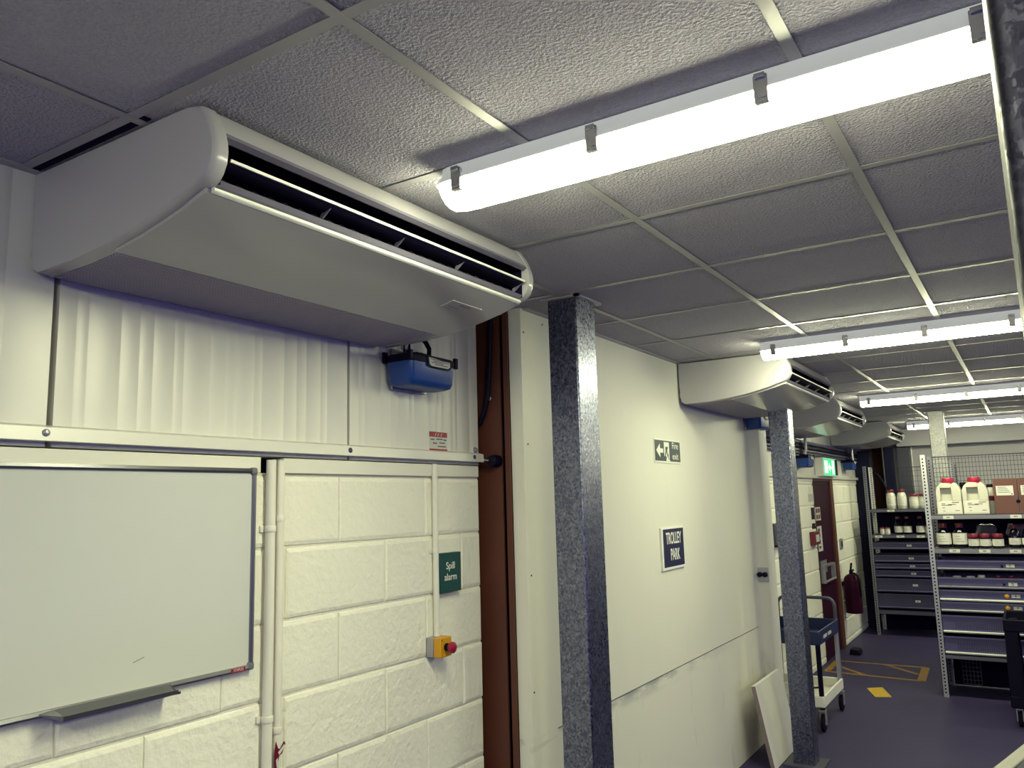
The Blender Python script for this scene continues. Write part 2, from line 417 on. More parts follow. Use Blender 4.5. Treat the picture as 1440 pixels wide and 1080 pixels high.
# ------------------------------------------------------------------ ceiling-hung air conditioners
AL = 1.21
def air_conditioner():
    t = thing('air_conditioner', (0, 0, 0), '', 'air conditioner', 'ceiling-hung air conditioners')
    side = [(0, -.003), (.30, -.002), (.45, -.002), (.54, -.002), (.585, -.004), (.612, -.011), (.632, -.038), (.646, -.068), (.653, -.09), (.655, -.110),
            (.652, -.133), (.642, -.153), (.630, -.165), (.618, -.172), (.600, -.177), (.575, -.184), (.534, -.198), (.465, -.214), (.39, -.228), (.30, -.241), (.18, -.248), (.03, -.250), (.012, -.24), (0, -.20), (.004, -.165), (0, -.155)]
    cx, cz = .36, -.12
    def cap(y_out, y_in, name):
        rings = []
        sgn = 1 if y_in > y_out else -1
        for k, dy in ((.962, 0), (.984, .0035), (.996, .010), (1, .018)):
            ring = []
            for (d, z) in side:
                kk = k if d > .25 else 1-(1-k)*.25
                ring.append((cx+(d-cx)*kk if d > .02 else d, y_out+sgn*dy, cz+(z-cz)*kk))
            rings.append(ring)
        rings.append([(d, y_in, z) for d, z in side])
        b = MB(); b.loft(rings); return b.build(name, 'acwhite', t, smooth=32)
    c1 = cap(0, .038, 'end_cover'); c2 = cap(AL, AL-.038, 'end_cover')
    ya, yb = .0385, AL-.0385
    MB().prism([(.01, -.004), (.54, -.004), (.585, -.006), (.610, -.013), (.630, -.040), (.644, -.066), (.637, -.069), (.62, -.04), (.57, -.022), (.01, -.022)], 'y', ya, yb).build('top_casing', 'acwhite', t, smooth=20)
    MB().prism([(.612, -.178), (.607, -.185), (.590, -.190), (.534, -.2055), (.465, -.221), (.39, -.2345), (.302, -.247), (.302, -.232), (.39, -.218), (.534, -.188), (.60, -.170)], 'y', ya-.014, yb+.014).build('bottom_panel', 'acwhite', t, smooth=20)
    MB().prism([(.610, -.1725), (.618, -.1735), (.6205, -.177), (.619, -.181), (.610, -.184)], 'y', ya-.004, yb+.004).build('outlet_lip', 'white', t, smooth=60)
    MB().prism([(.641, -.068), (.644, -.067), (.648, -.0755), (.634, -.082), (.628, -.078)], 'y', ya, yb).prism([(.616, -.172), (.622, -.170), (.630, -.1605), (.627, -.159), (.605, -.165), (.57, -.167)], 'y', ya, yb).build('outlet_frame', 'acgrey', t, smooth=30)
    MB().box(.42, .44, ya, yb, -.19, -.03).box(.43, .61, ya, yb, -.078, -.070).box(.43, .60, ya, yb, -.170, -.165).box(.43, .628, ya, ya+.004, -.168, -.072).box(.43, .628, yb-.004, yb, -.168, -.072).build('outlet_duct', 'acdark', t)
    v = MB(); n = 26
    for i in range(n):
        y = ya+.03+(yb-ya-.06)*i/(n-1)
        v.prism([(.50, -.164), (.605, -.164), (.617, -.156), (.590, -.136), (.50, -.122)], 'y', y-.0012, y+.0012)
    v.build('guide_vanes', 'vane', t)
    f = MB()
    f.prism([(.646, -.119), (.644, -.123), (.61, -.133), (.565, -.134), (.565, -.130), (.61, -.128)], 'y', ya+.012, yb-.012)
    fo = f.build('flap', 'acdark', t, smooth=60)
    fe = MB().prism([(.6485, -.1175), (.6475, -.1235), (.6435, -.1235), (.6445, -.1175)], 'y', ya+.012, yb-.012).build('flap_edge', 'white', fo)
    for y in (ya+.006, ya+.30, ya+.56, ya+.82, yb-.010):
        MB().prism([(.640, -.122), (.634, -.124), (.600, -.150), (.592, -.150), (.60, -.134)], 'y', y, y+.003).build('flap_bracket', 'acgrey', t)
    gp = [(.302, -.2465), (.302, -.230), (.012, -.230), (.012, -.2465)]
    x = .018
    while x < .296: gp += [(x, -.2465), (x+.001, -.2395), (x+.0055, -.2395), (x+.0065, -.2465)]; x += .0115
    MB().prism(gp, 'y', ya, yb).build('intake_grille', 'acgrille', t, smooth=10)
    MB().box(.004, .02, .01, AL-.01, -.236, -.01).build('back_plate', 'steelgrey', t)
    # little receiver plate low on the panel, following its slope
    a, b_ = Vector((.534, 0, -.2055)), Vector((.465, 0, -.221)); d = (b_-a)
    nrm = Vector((.0155, 0, -.069)).normalized()
    def q(u, y, h): p = a+d*u+nrm*h; return (p.x, y, p.z)
    pl = MB()
    def plate(pl, u0, u1, y0, y1, h):
        lo = [q(u0, y0, -.001), q(u1, y0, -.001), q(u1, y1, -.001), q(u0, y1, -.001)]; hi = [q(u0, y0, h), q(u1, y0, h), q(u1, y1, h), q(u0, y1, h)]
        pl.loft([lo, hi])
    plate(pl, .05, .75, yb-.235, yb-.085, .0022); po = pl.build('receiver_plate', 'acwhite', t, bevel=.001)
    pm = MB(); plate(pm, .2, .3, yb-.18, yb-.13, .0028); plate(pm, .48, .56, yb-.215, yb-.165, .0028); plate(pm, .66, .72, yb-.215, yb-.19, .0028); pm.build('receiver_window', 'acgrey', po)
    return t
a0 = air_conditioner()
ac_spots = [(XW+.004, .93, 'large white ceiling-hung air conditioner nearest the camera, over the whiteboard wall'),
            (XP+.012, 4.58, 'white ceiling-hung air conditioner over the plaster wall, second from the camera'),
            (XW+.004, 7.08, 'white ceiling-hung air conditioner third from the camera, with a green reflection beneath'),
            (XW+.004, 9.93, 'farthest white ceiling-hung air conditioner, before the back wall')]
for i, (x, y, lab) in enumerate(ac_spots):
    o = a0 if i == 0 else copy_tree(a0)
    o.location = (x, y, H); o['label'] = lab

# ------------------------------------------------------------------ blue condensate pump tanks below the air conditioners
def pump():
    t = thing('drain_pump', (0, 0, 0), '', 'pump', 'blue drain pumps')
    # local: back at x=0, y 0..0.27, z 0..
    def rr(x0, x1, y0, y1, z, r=.02):
        pts = []
        for cx, cy, a0_ in ((x1-r, y1-r, 0), (x0+r, y1-r, 90), (x0+r, y0+r, 180), (x1-r, y0+r, 270)):
            for k in range(5): a = rad(a0_+k*22.5); pts.append((cx+r*math.cos(a), cy+r*math.sin(a), z))
        return pts
    MB().loft([rr(.026, .106, .030, .240, .004), rr(.014, .118, .014, .254, .010), rr(.009, .124, .008, .260, .026), rr(.006, .128, .003, .264, .096)]).build('tank', 'blue', t, smooth=50)
    MB().loft([rr(.004, .131, 0, .267, .090), rr(.004, .131, 0, .267, .113), rr(.012, .122, .01, .256, .121)]).box(.03, .09, .08, .16, .119, .133).box(.120, .133, .256, .273, .088, .128).box(.0, .012, -.006, .014, .090, .13).box(.112, .133, -.006, .008, .092, .125).build('lid', 'black', t, bevel=.003)
    lb = MB().prism([(.085, .116), (.09, .080), (.11, .074), (.215, .074), (.23, .084), (.23, .116)], 'x', .131, .1335).build('label_plate', 'black', t, bevel=.001)
    lp = MB().prism([(.095, .110), (.10, .085), (.11, .080), (.208, .080), (.22, .087), (.22, .104), (.11, .110)], 'x', .1335, .1345).build('label', 'paper', lb)
    d = MB()
    for k, (a, b_) in enumerate(((.105, .20), (.12, .212), (.11, .18), (.13, .205))): d.box(.1344, .1348, a, b_, .104-k*.0058, .1066-k*.0058)
    d.build('label_print', 'darkgrey', lp)
    MB().tube([(.07, .175, .118), (.07, .178, .16), (.06, .17, .185), (.05, .155, .20), (.04, .15, .26)], .009, 10).build('outlet_hose', 'black', t)
    MB().tube([(.05, .055, .118), (.05, .06, .15), (.045, .065, .26)], .004, 8).tube([(.06, .065, .118), (.06, .075, .15), (.055, .08, .26)], .004, 8).build('cable', 'black', t)
    MB().box(-.002, .008, .04, .24, .0, .15).build('mounting_bracket', 'steelgrey', t)
    return t
p0 = pump()
pump_spots = [(XW+.006, 2.152, 2.110, 'blue drain pump tank with black lid under the big air conditioner'),
              (XP+.006, 5.86, 2.175, 'blue drain pump tank at the end of the plaster wall, partly behind the steel column'),
              (XW+.006, 8.12, 1.955, 'blue drain pump tank on the wall just left of the exit sign'),
              (XW+.006, 10.45, 1.975, 'blue drain pump tank on the wall just right of the exit sign')]
for i, (x, y, z, lab) in enumerate(pump_spots):
    o = p0 if i == 0 else copy_tree(p0)
    o.location = (x, y, z); o['label'] = lab
t = thing('drain_pipe', (XW+.04, 2.2, 2.27), 'short grey drain pipe stub behind the blue pump under the big air conditioner', 'pipe'); o_ = t.location
MB(o_).tube([(XW+.05, 2.21, 2.262), (XW+.05, 2.33, 2.242)], .011, 12).build('pipe', 'tray', t)
MB(o_).tube([(XW+.05, 2.31, 2.245), (XW+.05, 2.36, 2.238)], .014, 12).build('coupling', 'tray', t)
t = thing('drain_pipe', (XW+.03, 8.25, 2.05), 'pale bent drain pipe rising from the blue pump left of the exit sign', 'pipe'); o_ = t.location
MB(o_).tube([(XW+.075, 8.24, 2.07), (XW+.075, 8.27, 2.10), (XW+.085, 8.28, 2.14), (XW+.09, 8.27, 2.25)], .014, 10).build('pipe', 'tray', t)
t = thing('drain_pipe', (XW+.03, 10.7, 2.05), 'thin upright metal pipe above the blue pump right of the exit sign', 'pipe'); o_ = t.location
MB(o_).tube([(XW+.10, 10.69, 2.06), (XW+.10, 10.69, 2.25)], .012, 10).build('pipe', 'aluminium', t)

# ------------------------------------------------------------------ fixings on the rail
for y, z, lab in ((.974, 1.880, 'round rail bolt below the left seam of the metal panels'), (1.962, 1.879, 'round rail bolt below the seam right of the panels, above the conduits'), (2.676, 1.880, 'dark small rail screw near the panel end by the orange stanchion')):
    b = tag(MB((XW+.035, y, z)).lathe([(.009, 0), (.009, .003), (.004, .006)], (XW+.028, y, z), 10, 'x').build('rail_bolt', 'steelgrey' if y < 1 else 'darkgrey'), lab, 'bolt', 'rail bolts')
b = tag(MB((XW, 2.718, 1.909)).lathe([(.013, 0), (.013, .004), (.007, .005), (.007, .011), (.003, .013)], (XW, 2.718, 1.912), 12, 'x').build('panel_bolt', 'steelgrey'), 'hex bolt with washer at the lower corner of the end metal panel', 'bolt')
t = thing('warning_sticker', (XW+.001, 2.474, 1.93), 'red and white square sticker on the metal panel under the blue pump', 'sticker'); o_ = t.location
MB(o_).box(XW-.003, XW+.0012, 2.418, 2.53, 1.892, 1.972).build('sheet', 'paper', t)
MB(o_).box(XW+.0012, XW+.002, 2.418, 2.53, 1.952, 1.972).box(XW+.0012, XW+.002, 2.418, 2.53, 1.892, 1.906).build('bands', 'red', t)
d = MB(o_)
for y0, y1, z0 in ((2.425, 2.45, 1.94), (2.462, 2.50, 1.942), (2.505, 2.526, 1.940), (2.47, 2.522, 1.914), (2.44, 2.465, 1.926), (2.48, 2.515, 1.928)): d.box(XW+.0012, XW+.0018, y0, y1, z0, z0+.004)
d.build('print', 'darkgrey', t)
d = MB(o_)
for y0 in (2.452, 2.468, 2.488): d.prism([(y0, 1.956), (y0+.003, 1.956), (y0+.009, 1.967), (y0+.006, 1.967)], 'x', XW+.002, XW+.0024)
d.box(XW+.002, XW+.0024, 2.45, 2.50, 1.897, 1.9); d.build('lettering', 'paper', t)

# ------------------------------------------------------------------ whiteboard
t = thing('whiteboard', (XW, 1.13, 1.247), 'blank grey-white whiteboard in an aluminium frame on the block wall', 'whiteboard'); o_ = t.location
y0, y1, z0, z1 = .385, 1.588, 1.247, 1.813
MB(o_).box(XW+.002, XW+.014, y0+.004, y1-.004, z0+.004, z1-.004).build('surface', 'whiteboard', t)
fr = MB(o_)
for a, b_, c, d_ in ((y0, y1, z1-.016, z1), (y0, y1, z0, z0+.016)): fr.prism([(XW+.001, c), (XW+.019, c+.001), (XW+.022, c+.006), (XW+.019, d_-.002), (XW+.001, d_)], 'y', a+.01, b_-.01)
fr.prism([(XW+.001, y1-.016), (XW+.019, y1-.015), (XW+.022, y1-.010), (XW+.019, y1-.002), (XW+.001, y1)], 'z', z0+.01, z1-.01)
fr.prism([(XW+.001, y0+.016), (XW+.019, y0+.015), (XW+.022, y0+.010), (XW+.019, y0+.002), (XW+.001, y0)], 'z', z0+.01, z1-.01)
fr.build('frame', 'anodised', t, smooth=30)
for yy in (y0, y1-.02):
    for zz in (z0, z1-.02): MB(o_).box(XW+.001, XW+.0235, yy-.001, yy+.021, zz-.001, zz+.021).build('corner_cap', 'capgrey', t, bevel=.007, segs=4)
tr = MB(o_).prism([(XW+.020, z0+.012), (XW+.050, z0-.004), (XW+.058, z0-.003), (XW+.060, z0+.002), (XW+.063, z0+.002), (XW+.061, z0-.009), (XW+.050, z0-.011), (XW+.020, z0+.004)], 'y', 1.03, 1.318).build('pen_tray', 'anodised', t, smooth=20)
MB(o_).prism([(XW+.020, z0+.010), (XW+.056, z0-.004), (XW+.066, z0-.002), (XW+.066, z0-.008), (XW+.050, z0-.012), (XW+.020, z0+.003)], 'y', 1.318, 1.323).build('tray_end', 'darkgrey', tr, bevel=.001)
MB(o_).loft([[(XW+.020, 1.03, z0+.012), (XW+.063, 1.03, z0+.002), (XW+.061, 1.03, z0-.009), (XW+.020, 1.03, z0+.004)], [(XW+.019, .995, z0+.010), (XW+.024, 1.0, z0+.008), (XW+.024, 1.0, z0+.005), (XW+.019, .995, z0+.005)]]).build('tray_end', 'capgrey', tr)
bd = MB(o_).box(XW+.0215, XW+.0228, 1.510, 1.556, z0+.002, z0+.0135).build('maker_badge', 'red', t)
text('STAPLES', .0105, 'paper', bd, o_, (XW+.023, 1.533, z0+.0078), 'x', .85)
MB(o_).tube([(XW+.0142, 1.222, 1.327), (XW+.0142, 1.252, 1.336)], .0008, 6).build('pen_mark', 'darkgrey', t)

# ------------------------------------------------------------------ conduits
def conduit(y, r, z0, z1, clips, label):
    t = thing('conduit', (XW+r+.004, y, z0), label, 'conduit', 'white wall conduits'); o_ = t.location
    MB(o_).tube([(XW+r+.004, y, z0), (XW+r+.004, y, z1)], r, 16).build('tube', 'conduit', t)
    for z in clips:
        MB(o_).lathe([(r+.0018, -.009), (r+.0025, -.007), (r+.0025, .007), (r+.0018, .009)], (XW+r+.004, y, z), 16).box(XW, XW+.006, y-r-.012, y-r+.004, z-.009, z+.009).build('saddle_clip', 'conduit', t)
    return t
conduit(1.640, .0145, 0, 1.838, (1.635, 1.10), 'white painted conduit running down right beside the whiteboard frame')
conduit(1.677, .0130, 0, 1.838, (1.665, 1.062), 'white painted conduit second from the whiteboard, with the tape tied on')
conduit(2.430, .0115, 1.212, 1.846, (1.522,), 'white painted conduit dropping to the yellow emergency button')
t = thing('hazard_tape', (XW+.03, 1.674, 1.0), 'scrap of red and white tape tied round the conduit', 'tape'); o_ = t.location
MB(o_).prism([(1.660, 1.035), (1.668, 1.015), (1.676, 1.012), (1.690, 1.030), (1.695, 1.022), (1.683, .998), (1.672, .995), (1.664, .96), (1.655, .94), (1.655, 1.0)], 'x', XW+.032, XW+.034).build('red_tape', 'deepred', t)
MB(o_).prism([(1.668, 1.005), (1.690, 1.022), (1.693, 1.016), (1.672, .997)], 'x', XW+.034, XW+.035).prism([(1.660, .985), (1.666, .99), (1.672, .95), (1.667, .94)], 'x', XW+.034, XW+.035).build('white_tape', 'paper', t)

# ------------------------------------------------------------------ emergency stop and signs
t = thing('emergency_button', (XW, 2.42, 1.14), 'yellow emergency button box with a red mushroom knob on the block wall', 'button'); o_ = t.location
MB(o_).box(XW, XW+.033, 2.386, 2.454, 1.143, 1.213).build('base', 'steelgrey', t, bevel=.003)
MB(o_).box(XW+.033, XW+.066, 2.386, 2.454, 1.143, 1.213).build('cover', 'yellow', t, bevel=.004, segs=3)
kn = MB(o_).lathe([(.014, 0), (.014, .012), (.012, .018)], (XW+.066, 2.42, 1.178), 16, 'x').build('button_stem', 'black', t)
MB(o_).lathe([(.012, .016), (.018, .019), (.0205, .026), (.0195, .034), (.013, .039), (.004, .0405)], (XW+.066, 2.42, 1.178), 20, 'x').build('button_head', 'red', t)
MB(o_).lathe([(.0025, 0), (.0025, .0008)], (XW+.066, 2.395, 1.204), 8, 'x').build('cover_screw', 'black', t)

t = thing('spill_alarm_sign', (XW+.02, 2.505, 1.365), 'dark green sign reading Spill alarm on the block wall above the yellow button', 'sign'); o_ = t.location
MB(o_).box(XW+.002, XW+.0275, 2.441, 2.571, 1.364, 1.510).build('plate', 'green', t, bevel=.001)
text('Spill\nalarm', .037, 'white', t, o_, (XW+.0277, 2.505, 1.440), 'x', .95, .0001)

t = thing('fire_exit_sign', (XP, 4.355, 1.896), 'dark green and white Fire exit sign with arrow and running figure on the plaster wall', 'sign'); o_ = t.location
MB(o_).box(XP, XP+.004, 4.158, 4.556, 1.892, 2.026).build('border', 'white', t)
pl = MB(o_).box(XP+.004, XP+.005, 4.167, 4.547, 1.902, 2.018).build('panel', 'deepgreen', t)
X1, X2 = XP+.005, XP+.0056
MB(o_).prism([(4.185, 1.960), (4.24, 1.999), (4.24, 1.972), (4.285, 1.972), (4.285, 1.948), (4.24, 1.948), (4.24, 1.921)], 'x', X1, X2).build('arrow', 'white', pl)
MB(o_).box(X1, X2, 4.30, 4.376, 1.984, 2.010).prism([(4.30, 1.984), (4.318, 1.984), (4.318, 1.955), (4.305, 1.93), (4.30, 1.93)], 'x', X1, X2).prism([(4.376, 1.984), (4.362, 1.984), (4.345, 1.962), (4.362, 1.94), (4.362, 1.925), (4.376, 1.912)], 'x', X1, X2).prism([(4.318, 1.932), (4.345, 1.958), (4.34, 1.935), (4.356, 1.918), (4.385, 1.906), (4.385, 1.903), (4.325, 1.903), (4.335, 1.925)], 'x', X1, X2).build('running_figure', 'white', pl)
text('Fire\nexit', .054, 'white', pl, o_, (X1, 4.468, 1.962), 'x', 1.15, .0)

t = thing('trolley_park_sign', (XP, 4.345, 1.305), 'navy blue and white TROLLEY PARK sign on the plaster wall', 'sign'); o_ = t.location
MB(o_).box(XP, XP+.012, 4.178, 4.512, 1.304, 1.532).build('border', 'white', t, bevel=.001)
pl = MB(o_).box(XP+.012, XP+.013, 4.198, 4.500, 1.318, 1.524).build('panel', 'signblue', t)
text('TROLLEY', .088, 'white', pl, o_, (XP+.0132, 4.349, 1.470), 'x', .62, .0014)
text('PARK', .088, 'white', pl, o_, (XP+.0132, 4.362, 1.380), 'x', .64, .0014)

# ------------------------------------------------------------------ pilaster socket, wall box
t = thing('twin_socket', (-1.68, 5.95, 1.09), 'grey wall plate with two round black outlets at the corner of the plaster wall', 'socket'); o_ = t.location
MB(o_).box(-1.724, -1.645, 5.935, 5.950, 1.085, 1.182).build('plate', 'steelgrey', t, bevel=.002)
for x in (-1.702, -1.664): MB(o_).lathe([(.0175, 0), (.0175, -.020), (.012, -.023)], (x, 5.935, 1.134), 16, 'y').build('outlet', 'black', t)
t = thing('paper_dispenser', (XW, 7.14, 1.27), 'grey and white wall dispenser left of the steel column by the trolley', 'dispenser'); o_ = t.location
MB(o_).box(XW, XW+.07, 6.98, 7.32, 1.275, 1.455).build('case', 'darkgrey', t, bevel=.006)
MB(o_).box(XW+.07, XW+.076, 7.03, 7.17, 1.295, 1.445).box(XW+.07, XW+.076, 7.19, 7.31, 1.295, 1.445).build('front', 'paper', t)
MB(o_).box(XW+.02, XW+.09, 7.0, 7.2, 1.262, 1.277).build('tray', 'black', t)

# ------------------------------------------------------------------ pipes and cables along the wall
for k, (z, r, m_) in enumerate(((2.215, .020, 'shelfdark'), (2.172, .017, 'navy'), (2.135, .013, 'shelfgrey'), (2.105, .013, 'shelfdark'))):
    tag(MB((XW+.03, 6.2, z)).tube([(XW+.035, 6.16, z), (XW+.035, 11.3, z)], r, 12).build('service_pipe', m_),
        ('dark service pipe running along the wall, topmost of the four', 'navy service pipe running along the wall, second from the top', 'grey service pipe running along the wall, third from the top', 'dark service pipe running along the wall, lowest above the exit sign')[k], 'pipe', 'service pipes along the far wall')

# ------------------------------------------------------------------ door, exit sign, notices
d = thing('door_1', (XW, 9.27, 0), 'dark red door in an orange-brown frame under the green exit sign', 'door'); d['kind'] = 'structure'; o_ = d.location
MB(o_).box(XW-.055, XW-.010, 8.86, 9.66, 0, 1.835).build('door_leaf', 'maroon', d)
MB(o_).box(XW-.10, XW-.002, 8.83, 8.86, 0, 1.86).box(XW-.10, XW+.012, 9.66, 9.80, 0, 1.86).box(XW-.10, XW+.004, 8.86, 9.66, 1.835, 1.86).build('frame', 'orange', d, bevel=.003)
MB(o_).box(XW-.010, XW+.012, 8.95, 9.45, .93, .955).tube([(XW+.03, 8.95, .79), (XW+.03, 9.45, .79)], .013, 10).box(XW-.010, XW+.035, 8.93, 8.96, .775, .955).box(XW-.010, XW+.035, 9.44, 9.47, .775, .955).build('push_bar', 'steelgrey', d)
MB(o_).box(XW-.010, XW-.008, 8.95, 9.25, .87, 1.0).build('bar_label', 'steelgrey', d)
t = thing('exit_sign', (XW, 9.3, 1.88), 'lit green box exit sign above the dark red door', 'sign'); o_ = t.location
MB(o_).box(XW, XW+.085, 9.02, 9.76, 1.885, 2.085).build('case', 'white', t, bevel=.004)
fc = MB(o_).box(XW+.085, XW+.088, 9.04, 9.62, 1.895, 2.075).build('face', 'exitgreen', t)
MB(o_).box(XW+.088, XW+.089, 9.08, 9.24, 1.92, 2.05).prism([(9.28, 1.98), (9.34, 2.03), (9.34, 1.995), (9.42, 1.995), (9.42, 1.965), (9.34, 1.965), (9.34, 1.93)], 'x', XW+.088, XW+.089).box(XW+.088, XW+.089, 9.46, 9.56, 1.91, 2.06).build('pictogram', 'exitwhite', fc)
MB(o_).box(XW+.085, XW+.088, 9.63, 9.755, 1.90, 2.075).build('red_reflection', 'maroon', t)  # red reflection painted as a strip at the end of the sign
t = thing('fire_call_point', (XW, 8.57, 1.17), 'small red fire call point box on the wall left of the dark red door', 'call point'); o_ = t.location
MB(o_).box(XW, XW+.05, 8.52, 8.76, 1.19, 1.32).build('box', 'deepred', t, bevel=.004)
MB(o_).box(XW+.05, XW+.052, 8.57, 8.71, 1.22, 1.29).build('window', 'paper', t)
for y0, y1, z0, z1, m_, lab in ((8.66, 8.80, 1.44, 1.56, 'navy', 'dark blue notice on the wall left of the red door, upper of two'), (8.66, 8.80, 1.345, 1.40, 'black', 'small black notice on the wall left of the red door, below the dark blue one'), (8.60, 8.82, 1.62, 1.70, 'paper', 'white notice on the wall left of the red door, above the dark blue one')):
    tag(MB((XW, (y0+y1)/2, z0)).box(XW, XW+.004, y0, y1, z0, z1).build('notice', m_), lab, 'notice', 'notices beside the red door')
for y0, y1, z0, z1, m_, lab in ((8.90, 9.13, 1.42, 1.56, 'paper', 'white notice with dark red panels, upper notice on the dark red door'), (8.92, 9.12, 1.10, 1.36, 'paper', 'long white notice on the dark red door, below the panelled one')):
    t = thing('door_notice', (XW-.010, (y0+y1)/2, z0), lab, 'notice', 'notices on the red door'); o_ = t.location
    MB(o_).box(XW-.010, XW-.007, y0, y1, z0, z1).build('sheet', m_, t)
    p = MB(o_)
    if z1-z0 < .2:
        for yy in (y0+.02, y0+.125):
            for zz in (z0+.015, z0+.08): p.box(XW-.007, XW-.0064, yy, yy+.08, zz, zz+.045)
    else:
        for k in range(4): p.box(XW-.007, XW-.0064, y0+.03, y1-.08, z0+.03+k*.06, z0+.055+k*.06)
    p.build('print', 'deepred' if z1-z0 < .2 else 'darkgrey', t)
t = thing('wall_switch', (XW, 10.02, 1.08), 'grey switch plate on the block wall right of the dark red door', 'switch'); o_ = t.location
MB(o_).box(XW, XW+.012, 9.95, 10.10, 1.06, 1.18).build('plate', 'steelgrey', t, bevel=.002)
MB(o_).box(XW+.012, XW+.018, 9.99, 10.06, 1.09, 1.15).build('rocker', 'shelfdark', t)
t = thing('fire_extinguisher', (-1.815, 9.93, .36), 'dark red fire extinguisher hanging on the block wall right of the door', 'fire extinguisher'); o_ = t.location
MB(o_).lathe([(.06, 0), (.088, .006), (.09, .02), (.09, .36), (.078, .40), (.05, .425), (.025, .435), (.022, .45)], (-1.815, 9.93, .355), 24).build('cylinder', 'maroon', t)
MB(o_).lathe([(.02, .43), (.026, .44), (.02, .465)], (-1.815, 9.93, .355), 12).box(-1.83, -1.80, 9.89, 10.03, .815, .835).build('valve', 'black', t)
MB(o_).prism([(9.90, .835), (9.92, .835), (9.985, .90), (9.97, .91)], 'x', -1.825, -1.805).build('lever', 'black', t)
MB(o_).tube([(-1.78, 9.9, .80), (-1.74, 9.86, .78), (-1.722, 9.85, .68), (-1.72, 9.86, .55)], .010, 8).build('hose', 'black', t)
MB(o_).lathe([(.0905, .10), (.0905, .28)], (-1.815, 9.93, .355), 24).build('label', 'maroon', t)
MB(o_).box(-1.76, -1.748, 9.90, 9.91, .5, .6).build('label_print', 'tray', t)
MB(o_).box(-1.92, -1.88, 9.88, 9.98, .66, .70).build('bracket', 'black', t)
t = thing('extinguisher_sign', (XW, 9.97, .845), 'small pale fire notice on the wall behind the fire extinguisher', 'notice'); o_ = t.location
MB(o_).box(XW, XW+.003, 9.80, 9.95, .80, .90).build('sheet', 'paper', t)
t = tag(MB((-1.74, 9.46, 0)).prism([(-1.80, 0), (-1.69, 0), (-1.70, .05), (-1.79, .06)], 'y', 9.36, 9.52).build('door_wedge', 'black', bevel=.006), 'small black block on the floor at the foot of the door frame', 'door stop')

# ------------------------------------------------------------------ floor markings
A, B, C_, D = Vector((-1.84, 8.42)), Vector((-1.85, 8.99)), Vector((-1.035, 8.975)), Vector((-1.01, 8.34))
t = thing('floor_marking', (-1.43, 8.7, 0), 'worn yellow hatched rectangle taped on the floor before the red door', 'floor marking'); o_ = t.location
def strip(b, p, q, w, z=.0012):
    d = (q-p).normalized(); n = Vector((-d.y, d.x))*w/2
    b.loft([[(p.x+n.x, p.y+n.y, k), (q.x+n.x, q.y+n.y, k), (q.x-n.x, q.y-n.y, k), (p.x-n.x, p.y-n.y, k)] for k in (0, z)])
b = MB(o_)
for p, q, w in ((A, B, .06), (B, C_, .045), (C_, D, .07), (D, A, .05)): strip(b, p, q, w)
b.build('outline', 'marking', t)
b = MB(o_)
strip(b, Vector((-1.40, 8.97)), Vector((-1.06, 8.62)), .045, .0016); strip(b, Vector((-1.82, 8.75)), Vector((-1.50, 8.40)), .045, .0016)
b.build('hatch', 'marking', t)
tag(MB((-1.27, 7.73, 0)).loft([[(-1.39, 7.85, z), (-1.275, 7.935, z), (-1.155, 7.60, z), (-1.275, 7.545, z)] for z in (0, .0015)]).build('floor_plate', 'platemark'), 'bright yellow plate stuck on the grey floor in front of the shelving', 'floor marking')

# ------------------------------------------------------------------ leaning board
t = thing('leaning_board', (-1.56, 5.6, 0), 'white laminated board with a raw chipboard edge leaning at the end of the plaster wall', 'board'); o_ = t.location
prof = [(-1.628, .492), (-1.603, .496), (-1.512, .004), (-1.537, 0)]
MB(o_).prism(prof, 'y', 5.302, 5.90).build('core', 'chipboard', t)
MB(o_).prism([(-1.6030, .4965), (-1.6016, .4967), (-1.5106, .0042), (-1.512, .004)], 'y', 5.302, 5.90).prism([(-1.628, .4922), (-1.603, .4962), (-1.603, .4976), (-1.628, .4936)], 'y', 5.302, 5.90).build('laminate', 'laminate', t)

# ------------------------------------------------------------------ blue-topped trolley behind the column
def caster(t, o_, x, y, r=.06, m_='blackrubber'):
    c = MB(o_).box(x-.022, x-.016, y-.02, y+.02, r-.012, r*2+.02).box(x+.016, x+.022, y-.02, y+.02, r-.012, r*2+.02).box(x-.022, x+.022, y-.03, y+.03, r*2+.02, r*2+.03).build('caster', 'steelgrey', t)
    MB(o_).lathe([(r*.35, -.014), (r*.8, -.014), (r, -.009), (r, .009), (r*.8, .014), (r*.35, .014)], (x, y, r), 20, 'x').build('wheel', m_, c)
    MB(o_).lathe([(r*.34, -.0165), (r*.34, .0165)], (x, y, r), 12, 'x').build('hub', 'steelgrey', c)
t = thing('service_trolley', (-1.66, 6.65, 0), 'service trolley with a blue top tray and white lower tray behind the steel column', 'trolley'); o_ = t.location
x0, x1, y0, y1 = -1.90, -1.41, 6.30, 7.0
def tray(b, x0, x1, y0, y1, z0, z1, w=.012):
    b.box(x0, x1, y0, y1, z0, z0+.012)
    b.box(x0, x1, y0, y0+w, z0, z1).box(x0, x1, y1-w, y1, z0, z1).box(x0, x0+w, y0+w, y1-w, z0, z1).box(x1-w, x1, y0+w, y1-w, z0, z1)
b = MB(o_); tray(b, x0, x1, y0, y1, .60, .70); tt = b.build('top_tray', 'trayblue', t, bevel=.005)
b = MB(o_)
for k, y in enumerate((6.44, 6.475, 6.51, 6.545, 6.60, 6.64, 6.68)): b.box(x1, x1+.001, y, y+(.024 if k != 3 else .012), .632, .656)
b.build('side_print', 'paper', tt)
b = MB(o_); tray(b, x0, x1, y0, y1, .165, .245, .016); b.build('lower_tray', 'traywhite', t, bevel=.006)
